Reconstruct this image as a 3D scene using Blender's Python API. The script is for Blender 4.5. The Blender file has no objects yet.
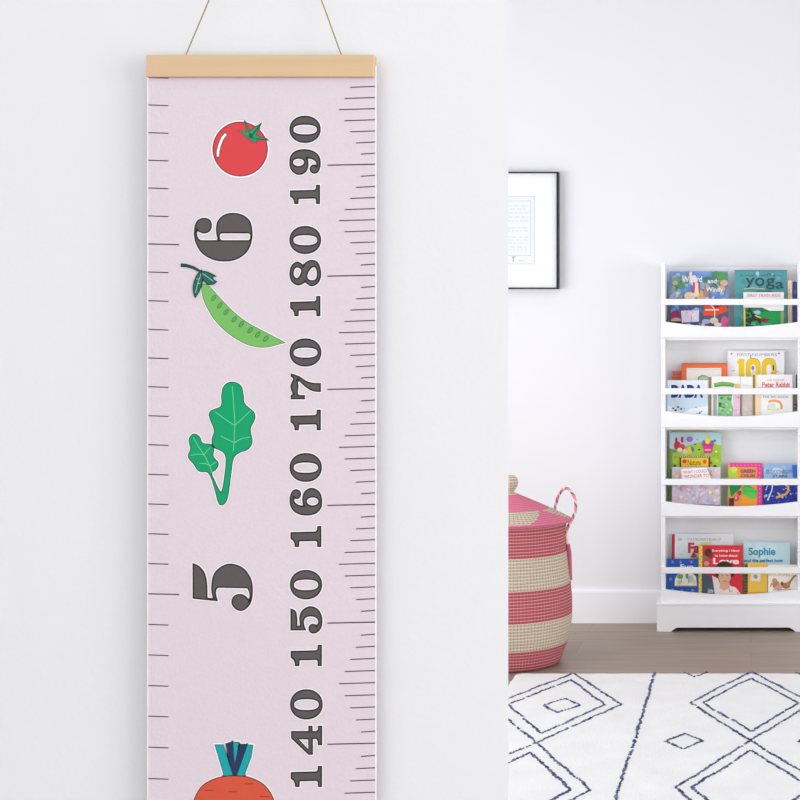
import bpy, bmesh, math, random
from mathutils import Vector, geometry
PI = math.pi
sc = bpy.context.scene
COL = sc.collection
F, CX, CY, H = 1375.0, 751.0, 350.0, 1.09      # focal length (px), vanishing point, eye height

def at(px, py, Y):
    return Vector(((px-CX)/F*Y, Y, H-(py-CY)/F*Y))
def on_floor(px, py, z=0.0):
    Y = (H-z)*F/(py-CY)
    return Vector(((px-CX)/F*Y, Y, z))

# ------------------------------------------------------------------ materials
def lin(c): return c/12.92 if c <= .04045 else ((c+.055)/1.055)**2.4
def rgb(h, g=1.0):
    h = h.lstrip('#')
    return tuple(lin(int(h[i:i+2], 16)/255)*g for i in (0, 2, 4)) + (1,)
_mats = {}
def mat(h, rough=.55, noise=.05, scale=60, bump=0.0, key=None, metal=0.0):
    """procedural surface: base colour slightly mottled by a noise texture"""
    k = (h, rough, noise, scale, bump, metal)
    if k in _mats: return _mats[k]
    m = bpy.data.materials.new(key or 'paint_'+h.strip('#')); m.use_nodes = True
    nt = m.node_tree; b = nt.nodes['Principled BSDF']
    b.inputs['Roughness'].default_value = rough; b.inputs['Metallic'].default_value = metal
    b.inputs['Specular IOR Level'].default_value = .25
    tc = nt.nodes.new('ShaderNodeTexCoord'); n = nt.nodes.new('ShaderNodeTexNoise')
    n.inputs['Scale'].default_value = scale; n.inputs['Detail'].default_value = 4
    nt.links.new(tc.outputs['Object'], n.inputs['Vector'])
    mx = nt.nodes.new('ShaderNodeMix'); mx.data_type = 'RGBA'
    c = rgb(h)
    mx.inputs['A'].default_value = tuple(min(1, v*(1-noise)) for v in c[:3])+(1,)
    mx.inputs['B'].default_value = tuple(min(1, v*(1+noise)) for v in c[:3])+(1,)
    nt.links.new(n.outputs['Fac'], mx.inputs['Factor']); nt.links.new(mx.outputs['Result'], b.inputs['Base Color'])
    if bump:
        bp = nt.nodes.new('ShaderNodeBump'); bp.inputs['Strength'].default_value = bump; bp.inputs['Distance'].default_value = .002
        nt.links.new(n.outputs['Fac'], bp.inputs['Height']); nt.links.new(bp.outputs['Normal'], b.inputs['Normal'])
    _mats[k] = m
    return m

def wood_mat(name, c1, c2, sx, sy, sz, rough=.5):
    m = bpy.data.materials.new(name); m.use_nodes = True
    nt = m.node_tree; b = nt.nodes['Principled BSDF']; b.inputs['Roughness'].default_value = rough
    tc = nt.nodes.new('ShaderNodeTexCoord'); mp = nt.nodes.new('ShaderNodeMapping')
    mp.inputs['Scale'].default_value = (sx, sy, sz)
    n = nt.nodes.new('ShaderNodeTexNoise'); n.inputs['Scale'].default_value = 1; n.inputs['Detail'].default_value = 6
    mx = nt.nodes.new('ShaderNodeMix'); mx.data_type = 'RGBA'
    mx.inputs['A'].default_value = rgb(c1); mx.inputs['B'].default_value = rgb(c2)
    nt.links.new(tc.outputs['Object'], mp.inputs['Vector']); nt.links.new(mp.outputs[0], n.inputs['Vector'])
    nt.links.new(n.outputs['Fac'], mx.inputs['Factor']); nt.links.new(mx.outputs['Result'], b.inputs['Base Color'])
    return m

def floor_mat():
    m = bpy.data.materials.new('oak_boards'); m.use_nodes = True
    nt = m.node_tree; b = nt.nodes['Principled BSDF']; b.inputs['Roughness'].default_value = .42
    tc = nt.nodes.new('ShaderNodeTexCoord')
    br = nt.nodes.new('ShaderNodeTexBrick'); br.offset = .37
    br.inputs['Scale'].default_value = 1; br.inputs['Brick Width'].default_value = 1.7
    br.inputs['Row Height'].default_value = .19; br.inputs['Mortar Size'].default_value = .0012
    br.inputs['Mortar Smooth'].default_value = .4
    br.inputs['Color1'].default_value = rgb('9f8d7d'); br.inputs['Color2'].default_value = rgb('948273')
    br.inputs['Mortar'].default_value = rgb('7d6d60')
    nt.links.new(tc.outputs['Object'], br.inputs['Vector'])
    mp = nt.nodes.new('ShaderNodeMapping'); mp.inputs['Scale'].default_value = (2.2, 38, 1)
    n = nt.nodes.new('ShaderNodeTexNoise'); n.inputs['Scale'].default_value = 1; n.inputs['Detail'].default_value = 7
    nt.links.new(tc.outputs['Object'], mp.inputs['Vector']); nt.links.new(mp.outputs[0], n.inputs['Vector'])
    mr = nt.nodes.new('ShaderNodeMapRange'); mr.inputs['From Min'].default_value = .3; mr.inputs['From Max'].default_value = .7
    mr.inputs['To Min'].default_value = .84; mr.inputs['To Max'].default_value = 1.1
    nt.links.new(n.outputs['Fac'], mr.inputs['Value'])
    mx = nt.nodes.new('ShaderNodeVectorMath'); mx.operation = 'SCALE'
    nt.links.new(br.outputs['Color'], mx.inputs[0]); nt.links.new(mr.outputs[0], mx.inputs['Scale'])
    nt.links.new(mx.outputs[0], b.inputs['Base Color'])
    return m

def wall_mat(name, h, bump):
    m = bpy.data.materials.new(name); m.use_nodes = True
    nt = m.node_tree; b = nt.nodes['Principled BSDF']; b.inputs['Roughness'].default_value = .85
    b.inputs['Specular IOR Level'].default_value = .1
    b.inputs['Base Color'].default_value = rgb(h)
    tc = nt.nodes.new('ShaderNodeTexCoord'); n = nt.nodes.new('ShaderNodeTexNoise')
    n.inputs['Scale'].default_value = 170; n.inputs['Detail'].default_value = 3
    bp = nt.nodes.new('ShaderNodeBump'); bp.inputs['Strength'].default_value = bump; bp.inputs['Distance'].default_value = .001
    nt.links.new(tc.outputs['Object'], n.inputs['Vector']); nt.links.new(n.outputs['Fac'], bp.inputs['Height'])
    nt.links.new(bp.outputs['Normal'], b.inputs['Normal'])
    return m

# ------------------------------------------------------------------ mesh collector
class MB:
    def __init__(s): s.v = []; s.f = []; s.m = []; s.mats = []; s.sm = []; s.uv = {}
    def mi(s, m):
        if m not in s.mats: s.mats.append(m)
        return s.mats.index(m)
    def poly(s, pts, faces, m, smooth=False):
        o = len(s.v); s.v += [tuple(p) for p in pts]; k = s.mi(m)
        for f in faces: s.f.append(tuple(o+i for i in f)); s.m.append(k); s.sm.append(smooth)
    def box(s, a, b, m):
        x0, y0, z0 = a; x1, y1, z1 = b
        p = [(x0,y0,z0),(x1,y0,z0),(x1,y1,z0),(x0,y1,z0),(x0,y0,z1),(x1,y0,z1),(x1,y1,z1),(x0,y1,z1)]
        s.poly(p, [(0,3,2,1),(4,5,6,7),(0,1,5,4),(1,2,6,5),(2,3,7,6),(3,0,4,7)], m)
    def prism(s, pts, y0, y1, m):
        """outline in x,z (counter-clockwise seen from -y) extruded along y"""
        n = len(pts)
        v = [(x, y0, z) for x, z in pts]+[(x, y1, z) for x, z in pts]
        tris = geometry.tessellate_polygon([[Vector((x, z, 0)) for x, z in pts]])
        fs = [tuple(t) for t in tris]+[tuple(i+n for i in reversed(t)) for t in tris]
        fs += [(i, i+n, (i+1) % n+n, (i+1) % n) for i in range(n)]
        s.poly(v, fs, m)
    def tube(s, pts, r, m, seg=10, cap=True, mfun=None):
        pts = [Vector(p) for p in pts]; n = len(pts); o = len(s.v)
        up = None
        for i, p in enumerate(pts):
            d = (pts[min(i+1, n-1)]-pts[max(i-1, 0)]).normalized()
            if up is None: up = Vector((0, 1, 0)) if abs(d.y) < .8 else Vector((1, 0, 0))
            a = (up-d*up.dot(d)).normalized(); up = a; b = d.cross(a)
            rr = r(i/(n-1)) if callable(r) else r
            for j in range(seg):
                t = 2*PI*j/seg; s.v.append(tuple(p+(a*math.cos(t)+b*math.sin(t))*rr))
        for i in range(n-1):
            for j in range(seg):
                k = s.mi(mfun(i, j) if mfun else m)
                s.f.append((o+i*seg+j, o+i*seg+(j+1) % seg, o+(i+1)*seg+(j+1) % seg, o+(i+1)*seg+j)); s.m.append(k); s.sm.append(True)
        if cap:
            k = s.mi(m)
            s.f.append(tuple(o+j for j in reversed(range(seg)))); s.m.append(k); s.sm.append(False)
            s.f.append(tuple(o+(n-1)*seg+j for j in range(seg))); s.m.append(k); s.sm.append(False)
    def build(s, name, parent=None, bevel=0, fix=True, loc=None):
        me = bpy.data.meshes.new(name); me.from_pydata(s.v, [], s.f)
        for m in s.mats: me.materials.append(m)
        for p, k, q in zip(me.polygons, s.m, s.sm): p.material_index = k; p.use_smooth = q
        if fix:
            bm = bmesh.new(); bm.from_mesh(me); bmesh.ops.recalc_face_normals(bm, faces=bm.faces); bm.to_mesh(me); bm.free()
        o = bpy.data.objects.new(name, me); COL.objects.link(o)
        if parent: o.parent = parent
        if loc: o.location = loc
        if bevel:
            md = o.modifiers.new('bevel', 'BEVEL'); md.width = bevel; md.segments = 2; md.limit_method = 'ANGLE'
        return o

def tag(o, label=None, cat=None, group=None, kind=None):
    if label: o['label'] = label
    if cat: o['category'] = cat
    if group: o['group'] = group
    if kind: o['kind'] = kind
    return o
def empty(name, loc, label, cat, group=None, rx=0):
    o = bpy.data.objects.new(name, None); COL.objects.link(o); o.location = loc; o.rotation_euler = (rx, 0, 0)
    o.empty_display_size = .05
    return tag(o, label, cat, group)

# ------------------------------------------------------------------ flat artwork (printed shapes)
def sp(pts, n=6):
    """closed outline through points; a third value 1 marks a corner"""
    N = len(pts); out = []
    P = [Vector((p[0], p[1])) for p in pts]; c = [len(p) > 2 and p[2] for p in pts]
    if all(c): return [(p.x, p.y) for p in P]
    for i in range(N):
        a, b = P[i], P[(i+1) % N]
        if c[i] and c[(i+1) % N]: out.append((a.x, a.y)); continue
        L = (b-a).length
        def tang(k, cc, other):
            if cc: return (other)
            t = (P[(k+1) % N]-P[k-1])
            return t.normalized()*L if t.length > 1e-9 else t
        d = b-a
        if c[i]: tb = tang((i+1) % N, False, None); ta = 2*d-tb if True else d; ta = d*1.5-tb*.5
        else: ta = tang(i, False, None)
        if c[(i+1) % N]: tb = d*1.5-ta*.5
        elif not c[i]: tb = tang((i+1) % N, False, None)
        else: tb = tang((i+1) % N, False, None)
        for k in range(n):
            t = k/n; t2 = t*t; t3 = t2*t
            q = a*(2*t3-3*t2+1)+ta*(t3-2*t2+t)+b*(-2*t3+3*t2)+tb*(t3-t2)
            out.append((q.x, q.y))
    return out
def ell(cx, cy, rx, ry, rot=0, n=28, e=2.0):
    o = []
    for i in range(n):
        t = 2*PI*i/n; c, s_ = math.cos(t), math.sin(t)
        x = rx*math.copysign(abs(c)**(2/e), c); y = ry*math.copysign(abs(s_)**(2/e), s_)
        o.append((cx+x*math.cos(rot)-y*math.sin(rot), cy+x*math.sin(rot)+y*math.cos(rot)))
    return o

class Art:
    """flat shapes given in pixels, mapped to a plane by fn(px, py, lift)"""
    def __init__(s, fn, step=.00004): s.mb = MB(); s.fn = fn; s.k = 1; s.step = step
    def _l(s): s.k += 1; return s.k*s.step
    def fill(s, rings, m, lift=None):
        if not isinstance(rings[0][0], (tuple, list)): rings = [rings]
        l = lift if lift is not None else s._l()
        tr = geometry.tessellate_polygon([[Vector((x, y, 0)) for x, y in r] for r in rings])
        flat = [p for r in rings for p in r]
        fs = []
        for t in tr:
            a, b, c = (flat[i] for i in t)
            ar = (b[0]-a[0])*(c[1]-a[1])-(c[0]-a[0])*(b[1]-a[1])
            if abs(ar) < 1e-9: continue
            fs.append(tuple(t) if ar < 0 else tuple(reversed(t)))
        s.mb.poly([s.fn(x, y, l) for x, y in flat], fs, m)
    def line(s, pts, w, m, closed=False, lift=None, taper=None):
        l = lift if lift is not None else s._l(); n = len(pts); q = []
        for i in range(n):
            a = Vector(pts[(i-1) % n] if closed or i else pts[0]); b = Vector(pts[i]); c = Vector(pts[(i+1) % n] if closed or i < n-1 else pts[-1])
            d1 = (b-a); d2 = (c-b)
            d1 = d1.normalized() if d1.length > 1e-7 else Vector((0, 0)); d2 = d2.normalized() if d2.length > 1e-7 else Vector((0, 0))
            d = d1+d2
            if d.length < .2: d = d1 if d1.length else d2
            d.normalize(); nn = Vector((-d.y, d.x))
            cs = abs(nn.dot(Vector((-d1.y, d1.x)))) if d1.length else 1
            ww = w/2*(taper(i/(n-1)) if taper else 1)/max(cs, .6)
            q.append((b+nn*ww, b-nn*ww))
        pts3 = [s.fn(p.x, p.y, l) for pr in q for p in pr]
        fs = [(2*i, 2*((i+1) % n), 2*((i+1) % n)+1, 2*i+1) for i in range(n if closed else n-1)]
        s.mb.poly(pts3, fs, m)
    def text(s, txt, cx, cy, w, h, m, rot=0, bold=0.0, shear=0.0):
        """built-in font lettering fitted into a w x h pixel box centred on cx, cy"""
        cu = bpy.data.curves.new('lettering', 'FONT'); cu.body = txt; cu.size = 1; cu.offset = bold; cu.shear = shear
        cu.resolution_u = 4
        o = bpy.data.objects.new('lettering', cu); COL.objects.link(o)
        dg = bpy.context.evaluated_depsgraph_get(); me = bpy.data.meshes.new_from_object(o.evaluated_get(dg))
        bpy.data.objects.remove(o); bpy.data.curves.remove(cu)
        xs = [v.co.x for v in me.vertices]; ys = [v.co.y for v in me.vertices]
        x0, x1, y0, y1 = min(xs), max(xs), min(ys), max(ys); l = s._l(); P = []
        for v in me.vertices:
            u = ((v.co.x-x0)/(x1-x0)-.5)*w; q = (.5-(v.co.y-y0)/(y1-y0))*h
            P.append(s.fn(cx+u*math.cos(rot)-q*math.sin(rot), cy+u*math.sin(rot)+q*math.cos(rot), l))
        s.mb.poly(P, [tuple(p.vertices) for p in me.polygons], m)
        bpy.data.meshes.remove(me)

# ================================================================== THE ROOM
M_white_wall = wall_mat('white_wall_paint', 'e9e9ec', .15)
M_plaster = wall_mat('fine_plaster', 'e8e9eb', .16)
M_trim = mat('f0f0f3', .5, .01, key='white_satin_trim')
def struct(name, mb, bevel=0):
    return tag(mb.build(name, None, bevel), kind='structure')
XL, XR, YN, YB, ZC = -2.6, 2.5, -1.6, 5.5, 2.75
b = MB(); b.box((XL, YN, -.05), (XR, YB, 0), floor_mat()); struct('floor', b)
b = MB(); b.box((XL-.1, YB, -.05), (XR+.1, YB+.1, ZC), M_white_wall); struct('wall_back', b)
WL = (2.3, 4.7, .3, 1.75)  # unseen opening in the left wall, added for fill light
b = MB(); b.box((XL-.1, YN, -.05), (XL, WL[0], ZC), M_white_wall); b.box((XL-.1, WL[1], -.05), (XL, YB, ZC), M_white_wall)
b.box((XL-.1, WL[0], -.05), (XL, WL[1], WL[2]), M_white_wall); b.box((XL-.1, WL[0], WL[3]), (XL, WL[1], ZC), M_white_wall); struct('wall_left', b)
b = MB(); b.box((XL-.1, YN, ZC), (XR+.1, YB+.1, ZC+.08), M_white_wall); struct('ceiling', b)
# right wall with two unseen openings, the far one added to light the back
b = MB(); OPENINGS = [(-1.3, .55, .3, 1.9), (2.1, 4.3, .3, 1.75)]
ys = [YN, OPENINGS[0][0], OPENINGS[0][1], OPENINGS[1][0], OPENINGS[1][1], YB]
for i in (0, 2, 4): b.box((XR, ys[i], -.05), (XR+.1, ys[i+1], ZC), M_white_wall)
for (a, c, z0, z1) in OPENINGS:
    b.box((XR, a, -.05), (XR+.1, c, z0), M_white_wall); b.box((XR, a, z1), (XR+.1, c, ZC), M_white_wall)
struct('wall_right', b)
# partition wall in the foreground that carries the chart; its end is cut back at a slant
YW = 1.215
xe = (508.3-CX)/F*YW
b = MB()
pts = [(XL, YW), (xe, YW), (xe-.004+(508.3-CX)/F*.12, YW+.12), (XL, YW+.12)]
n = 4
v = [(x, y, 0) for x, y in pts]+[(x, y, ZC) for x, y in pts]
b.poly(v, [(3,2,1,0),(4,5,6,7)]+[(i,(i+1)%4,(i+1)%4+4,i+4) for i in range(4)], M_plaster)
struct('wall_front', b)
# skirting
b = MB(); z1 = H-(590.3-CY)/F*5.485
prof = [(5.485, 0), (5.485, z1-.008), (5.489, z1), (5.5, z1), (5.5, 0)]
v = [(x, y, z) for x in (XL, XR) for y, z in prof]
b.poly(v, [(0,1,2,3,4),(9,8,7,6,5)]+[(i,i+5,(i+1)%5+5,(i+1)%5) for i in range(5)], M_trim)
struct('baseboard_back', b)

# ================================================================== GROWTH CHART
YS = 1.200
def chart(px, py, l=0): q = at(px, py, YS); return (q.x, YS-.0002-l, q.z)
root = at(261.5, 65, YS+.004)
gc = empty('growth_chart', root, 'pink fabric height chart with vegetable prints hanging from a wooden bar on near wall', 'growth chart')
def rel(o, par): o.location = Vector(o.location)-par_world(par); return o
def par_world(p):
    w = Vector((0, 0, 0))
    while p: w = w+Vector(p.location); p = p.parent
    return w
def child(mb, name, par, label=None, bevel=0):
    w = par_world(par); mb.v = [tuple(Vector(p)-w) for p in mb.v]
    o = mb.build(name, par, bevel, fix=mb.fix if hasattr(mb, 'fix') else True)
    if label: o['label'] = label
    return o
M_bar = wood_mat('pale_beech', 'e0c29c', 'd0ad86', 9, 60, 160, .5)
M_cloth = mat('dfd2da', .8, .035, 420, .12, key='pink_canvas')
M_ink = mat('5d5757', .7, .05, 300, key='charcoal_ink'); M_edge = mat('2f2828', .7, .02, key='black_ink')
M_halo = mat('fbf8fb', .7, .01, key='unprinted_white')
# top bar: two halves clamping the cloth
a0, a1 = at(145.8, 54.5, YS-.0045), at(373.8, 76.8, YS-.0045)
for nm, y0, y1 in (('top_bar', YS-.0045, YS-.0006), ('top_bar', YS+.0012, YS+.005)):
    b = MB(); b.box((a0.x, y0, a1.z), (a1.x, y1, a0.z), M_bar); child(b, nm, gc, bevel=.0008)
# cloth sheet, gently waving, with folded side hems
b = MB(); NX, NZ = 12, 80
p0, p1 = at(147.6, 66, YS), at(375.9, 1370, YS)
def sheet_y(u, w): return YS
for side, yy in ((0, YS), (1, YS+.0008)):
    g = [(p0.x+(p1.x-p0.x)*i/NX, yy, p0.z+(p1.z-p0.z)*j/NZ) for j in range(NZ+1) for i in range(NX+1)]
    b.poly(g, [(j*(NX+1)+i, j*(NX+1)+i+1, (j+1)*(NX+1)+i+1, (j+1)*(NX+1)+i) for j in range(NZ) for i in range(NX)], M_cloth)
b.box((p0.x-.0002, YS-.0001, p1.z), (p0.x+.0006, YS+.0012, p0.z), M_halo); b.box((p1.x-.0006, YS-.0001, p1.z), (p1.x+.0002, YS+.0012, p0.z), M_halo)
# scales
TK = mat('4d434c', .7, .05, key='tick_ink')
A = Art(chart); A.mb = b
yl = [77.8,105.3,133,160.6,188.3,216.2,244.3,272.3,301,329.7,358.3,387,416,445,474.6,504.2,534,563.8,594.1,624.7,655.2,685.8,716.4,747.4,778.8]+[810+31*i for i in range(17)]
for i, y in enumerate(yl):
    lng = (i-6) % 12 == 0
    A.line([(148.4, y-.35), (179.3 if lng else 168.6, y+.35)], 1.15 if lng else 1.0, TK, lift=.0001)
A = Art(chart); A.mb = b
LY = [53.5,164.7,275.6,388.8,504.8,622.5,743.6,866,990,1116,1244,1360]
st = {0: 327.5, 1: 361, 2: 356, 3: 350.3, 4: 344.7, 5: 339}
for i in range(len(LY)-1):
    for k in range(10):
        y = LY[i]+(LY[i+1]-LY[i])*k/10
        if y < 77 or y > 1350: continue
        A.line([(st[min(k, 10-k)], y+.55), (375.3, y-.45)], 1.15 if k == 0 else 1.0, TK, lift=.0001)

b.fix = False
sheet = child(b, 'fabric_sheet', gc)
c0, c1 = at(146.6, 1360, YS-.007), at(376.3, 1382, YS-.007)
b = MB(); b.box((c0.x, YS-.007, c1.z), (c1.x, YS-.0006, c0.z), M_bar); child(b, 'bottom_bar', gc, bevel=.0008)
# cord over a nail
M_cord = mat('a98a66', .8, .25, 900, key='jute_cord')
apex = at(271.5, -130, YW); apex.y = YW-.006
b = MB()
L, R = at(185.7, 55.5, YS-.002), at(341.6, 55.5, YS-.002)
def ropeline(A, B, n=60): return [A.lerp(B, i/n) for i in range(n+1)]
top = [Vector((apex.x+math.cos(t)*.0035, apex.y, apex.z+math.sin(t)*.0035)) for t in (PI*.85, PI*.67, PI*.5, PI*.33, PI*.15)]
b.tube([L+Vector((0, 0, -.008))]+ropeline(L, top[0])+top+ropeline(top[-1], R)+[R+Vector((0, 0, -.008))], .00058, M_cord, 6)
child(b, 'hanging_cord', gc)
nl = MB(); nl.tube([(apex.x, YW+.012, apex.z-.0004), (apex.x, YW-.012, apex.z-.0004)], .0024, mat('9a9a9c', .35, .02, key='steel', metal=.9), 12)
nl.tube([(apex.x, YW-.012, apex.z-.0004), (apex.x, YW-.0135, apex.z-.0004)], .005, mat('9a9a9c', .35, .02, metal=.9), 14)
tag(nl.build('nail'), 'small steel nail in the near wall holding the cord of the height chart', 'nail')

def glyph(A, rings, hw=3.4, ew=1.45, mi=None, me=None):
    for r in rings: A.line(r, hw, M_halo, True, lift=.00006)
    A.fill(rings, mi or M_ink, lift=.00014)
    for r in rings: A.line(r, ew, me or M_edge, True, lift=.00022)
# digit outlines, as printed (turned a quarter), in the frame of the first place they were read
DG = {
 '0': [ell(305.2, 129.4, 14.9, 12.9, n=40, e=2.1), ell(305.3, 129.6, 12.3, 5.4, n=40, e=2.5)],
 '9': [sp([(290.2,162),(291.2,156.3),(296,151.6),(304.5,150),(313,151.6),(318.2,155.8),(320.1,161.5),(319.6,168),(317.5,171.8),(314.2,173.1),(311,171.2),(310.7,168),(312.4,165.6),(314.8,165.4),(317,167,1),(316.9,162.6),(313,159),(306.3,157.6,1),(308,163),(306.8,169.8),(303.3,173.3),(298.5,174.2),(293.8,172),(291,168)]), ell(298.7, 162.4, 6.2, 4.3, n=30)],
 '1': [sp([(290.8,191.2,1),(315,190.6,1),(316.6,188.9,1),(316.8,185.7,1),(319.5,185.7,1),(319.5,203.3,1),(316.8,203.3,1),(316.7,199.4,1),(315.3,197.9,1),(298.2,198.3,1),(297.9,203.3,1),(294.9,203.3,1),(294.8,201,1),(293.2,197.8,1),(290.8,196.3,1)])],
 '8': [sp([(290.3,273),(291.8,266.5),(297,262.3),(301.3,264),(303.3,267,1),(306.5,262.6),(312,260.5),(317.7,263),(320.6,273),(318.6,281.7),(312.5,285.5),(307.7,283.5),(305.4,280.5,1),(302.3,283.5),(297.8,284.7),(292.7,281.7),(290.6,277)]),
       sp([(293.2,273),(294.6,268.3),(298,267),(301.9,269.8),(300.6,275.2),(297.5,278.7),(294.4,277.2)]), sp([(306.9,275.6),(308.8,270.7),(312.4,266.9),(315.7,267.1),(317.7,273),(316.3,279.3),(312.5,280.9),(308,279.3)])],
 '7': [sp([(291.4,374.4,1),(293.6,375),(299,377),(305.5,381.2),(311.5,383.3),(320.3,383.8,1),(320.3,391.2,1),(313.2,390.5),(306.9,387.3),(301.5,382.6),(297.4,378.6,1),(297.2,382.5),(297.8,386.4),(297.2,391),(297.6,394.5),(299.4,395.6,1),(304.3,395.7,1),(304.3,398.5,1),(291.3,398.5,1),(291.3,395.7,1),(294,394.5,1),(292,390.4),(291.1,386.4),(292.3,382.5),(293.6,379.6),(293,377.6),(291.3,376.4,1)])],
 '5': [sp([(291.3,609.2,1),(294.8,610.9),(296.4,615),(296.7,626.4,1),(300.9,626.4,1),(300.6,622.7),(300.2,617.5),(301.8,612),(306,608.2),(311.2,606.8),(317.5,609.4),(321.2,615.5),(321.9,621.4),(320.7,627.7),(317.5,631.4),(313.2,632.7),(310.1,631),(309.4,627.3),(311.4,624.7),(314.3,624.4),(316.7,626.6,1),(318.8,622.7),(318.1,618.5),(313.9,616),(308.6,615.8),(304.7,617.9),(303.4,622.7),(305.5,629.6,1),(291.3,629.6,1)])],
 '4': [sp([(p[0], p[1], 1) for p in [(292,731.6),(309,731.6),(309,726.4),(311.9,726.4),(311.9,731.6),(316.5,731.6),(318.4,729.8),(318.4,726.4),(321.3,726.4),(321.3,744.3),(318.4,744.3),(318.3,740.8),(316.5,738.1),(312.2,738.1),(312.2,753.8),(308.8,753.8),(292,737.9)]]), [(298,738.6),(308.8,738.6),(308.8,750)]],
}
DG['6'] = [[(610.6-x, 324.1-y) for x, y in r] for r in DG['9']]
BB = {k: (min(p[0] for p in v[0]), max(p[0] for p in v[0]), min(p[1] for p in v[0]), max(p[1] for p in v[0])) for k, v in DG.items()}
def digit(A, d, x0, x1, y0, y1):
    a, b_, c, e = BB[d]
    glyph(A, [[(x0+(x-a)/(b_-a)*(x1-x0), y0+(y-c)/(e-c)*(y1-y0)) for x, y in r] for r in DG[d]])
numbers = {
 '190': [('0',290.2,320.2,116.4,142.4),('9',290.2,320.2,149.9,174.3),('1',290.8,319.5,185.6,203.4)],
 '180': [('0',290.2,320.6,226.6,253.4),('8',290.2,320.6,260.5,285.6),('1',290.9,319.9,296.6,315.5)],
 '170': [('0',290.3,320.9,339,365.9),('7',291.3,320.4,374.2,398.6),('1',291.2,320.3,410.3,429.6)],
 '160': [('0',290.4,321.4,453.6,481.2),('6',290.4,321.6,488.5,514.8),('1',291.3,320.8,526.6,546.3)],
 '150': [('0',290.7,321.6,570.5,598.7),('5',291.3,321.9,606.8,632.8),('1',291.5,321.3,645.3,665.3)],
 '140': [('0',290.9,322.2,689.8,718.7),('4',291.9,321.6,726.3,754),('1',291.6,321.5,766.4,786.2)],
}
def art_child(A, name, par, label=None):
    A.mb.fix = False
    return child(A.mb, name, par, label)
for t, ds in numbers.items():
    A = Art(chart)
    for d in ds: digit(A, *d)
    art_child(A, 'height_number', sheet, 'black number %s printed sideways beside the centimetre scale' % t)
A = Art(chart)
glyph(A, [sp([(194.8,231),(196,224.3),(199.2,219.9),(205,218.5),(209.7,220.4),(211.5,225.6),(209.7,230.6),(205,232.9),(200.2,231.7),(196.9,229.0,1),(196.6,234),(198.2,238.8),(201,240.9,1),(219,240.9,1),(217.4,235),(216.9,228),(218.4,221.3),(224.2,215.5),(233,213.5),(242.7,215.5),(249.6,221.3),(251.9,230),(251.9,237),(249.5,247),(243.7,254.6),(234.8,259.5),(224,260.9),(213.2,259.1),(202.4,252.7),(196.5,243),(194.9,236)]),
          sp([(219.3,236.8),(220.2,233.6),(223,232.8,1),(248,232.8,1),(250.3,233.7),(251,236.8),(250.2,240),(248,240.9,1),(222.5,240.9,1),(220.2,239.8)])], 3.4, 1.4)
art_child(A, 'foot_number', sheet, 'large black number 6 printed sideways')
A = Art(chart)
glyph(A, [sp([(193.4,563.8,1),(199.5,566.9),(204.5,573.5),(206.6,583),(207,598,1),(214.6,599.0,1),(212.6,593.5),(212.2,585),(214.6,574.1),(221.9,566.8),(231.2,564.2),(242.8,568.2),(250,577.4),(252.3,587.4),(251.1,600.7),(246.2,608.1),(239.7,610.2),(233.3,605.6),(232.4,600.2),(235.5,595.6),(241.2,594.6),(246,596.9),(249.6,602.5,1),(250.3,594),(248,587.6,1),(218.5,587.0,1),(216,589.5),(215.8,595),(217.4,600.6,1),(193.5,598.0,1)])], 3.4, 1.4)
art_child(A, 'foot_number', sheet, 'large black number 5 printed sideways')
# tomato
A = Art(chart, .00003)
circ = ell(240.3, 149.1, 27.2, 27.0, n=64)
A.line(circ, 3.6, M_halo, True); A.fill(circ, mat('d9464b', .7, .03, key='tomato_red')); A.line(circ, .9, mat('5a1c28', .7), True)
hl = [(226.6,133.1),(222.4,138.5),(219.9,145),(218.3,151),(217.9,157.3)]
A.line(hl, 3.8, mat('5a1c28', .7)); A.line([(226.2,133.8)]+hl[1:4]+[(218,156.7)], 2.6, M_halo)
star = [(244.2,119.3),(250.2,131),(262.3,122.3),(256.3,134.8),(260,136.6),(270.4,140.3),(256.5,139.8),(257,143.2),(249.5,139.6),(238.4,130),(247,132.3)]
A.line(star, 2.6, M_halo, True, lift=.00006); A.fill(star, mat('2e9a68', .7)); A.line(star, .6, mat('1c4a3c', .7), True)
A.line([(251,137),(244.6,121)], .7, mat('1c6a4c', .7)); A.line([(251,137),(261.5,123.5)], 1.2, mat('1a5a46', .7)); A.line([(252,138),(268,140)], .8, mat('1c6a4c', .7))
A.fill(ell(251.2, 136, 2, 2.4), mat('176048', .7))
art_child(A, 'tomato_print', sheet, 'printed red tomato with a green star of leaves')
# pea pod
A = Art(chart, .00003)
pod = sp([(202.4,284,1),(207,284.5),(211,288),(222,300),(235,313),(250,324),(266,332.5),(285.4,342.6,1),(279,344.2),(270,346.6),(258,347),(244,343),(228,333),(215,320),(205.5,304),(202,292)])
A.line(pod, 2.4, M_halo, True); A.fill(pod, mat('79bd66', .7, .03, key='pod_green')); A.line(pod, .7, mat('5a7a4a', .7), True)
for (x, y) in [(213.8,298),(220,305.4),(226.2,312),(234.6,319.2),(241.6,324.2),(250.4,330.2),(258,334.6),(266,338.6)]:
    e_ = ell(x, y, 3.3, 1.5, -PI*.29, 18); A.fill(e_, mat('66ad5a', .7)); A.line(e_, .6, mat('3f7a48', .7), True)
DGm = mat('1e4a48', .7); 
A.line([(181.2,265.2),(187,265.6),(194,267.8),(199,270.5),(205,274)], 3.4, DGm, taper=lambda t: 1.1-.5*t)
l1 = sp([(202,270,1),(197,276),(193.6,287),(195.4,297.6,1),(200.5,289),(203,279)])
l2 = sp([(201.5,271,1),(208,272.2),(216.4,276.3,1),(212.6,277.6),(216.8,281.6,1),(213,284.3),(208,284),(203.6,279.5)])
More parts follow.
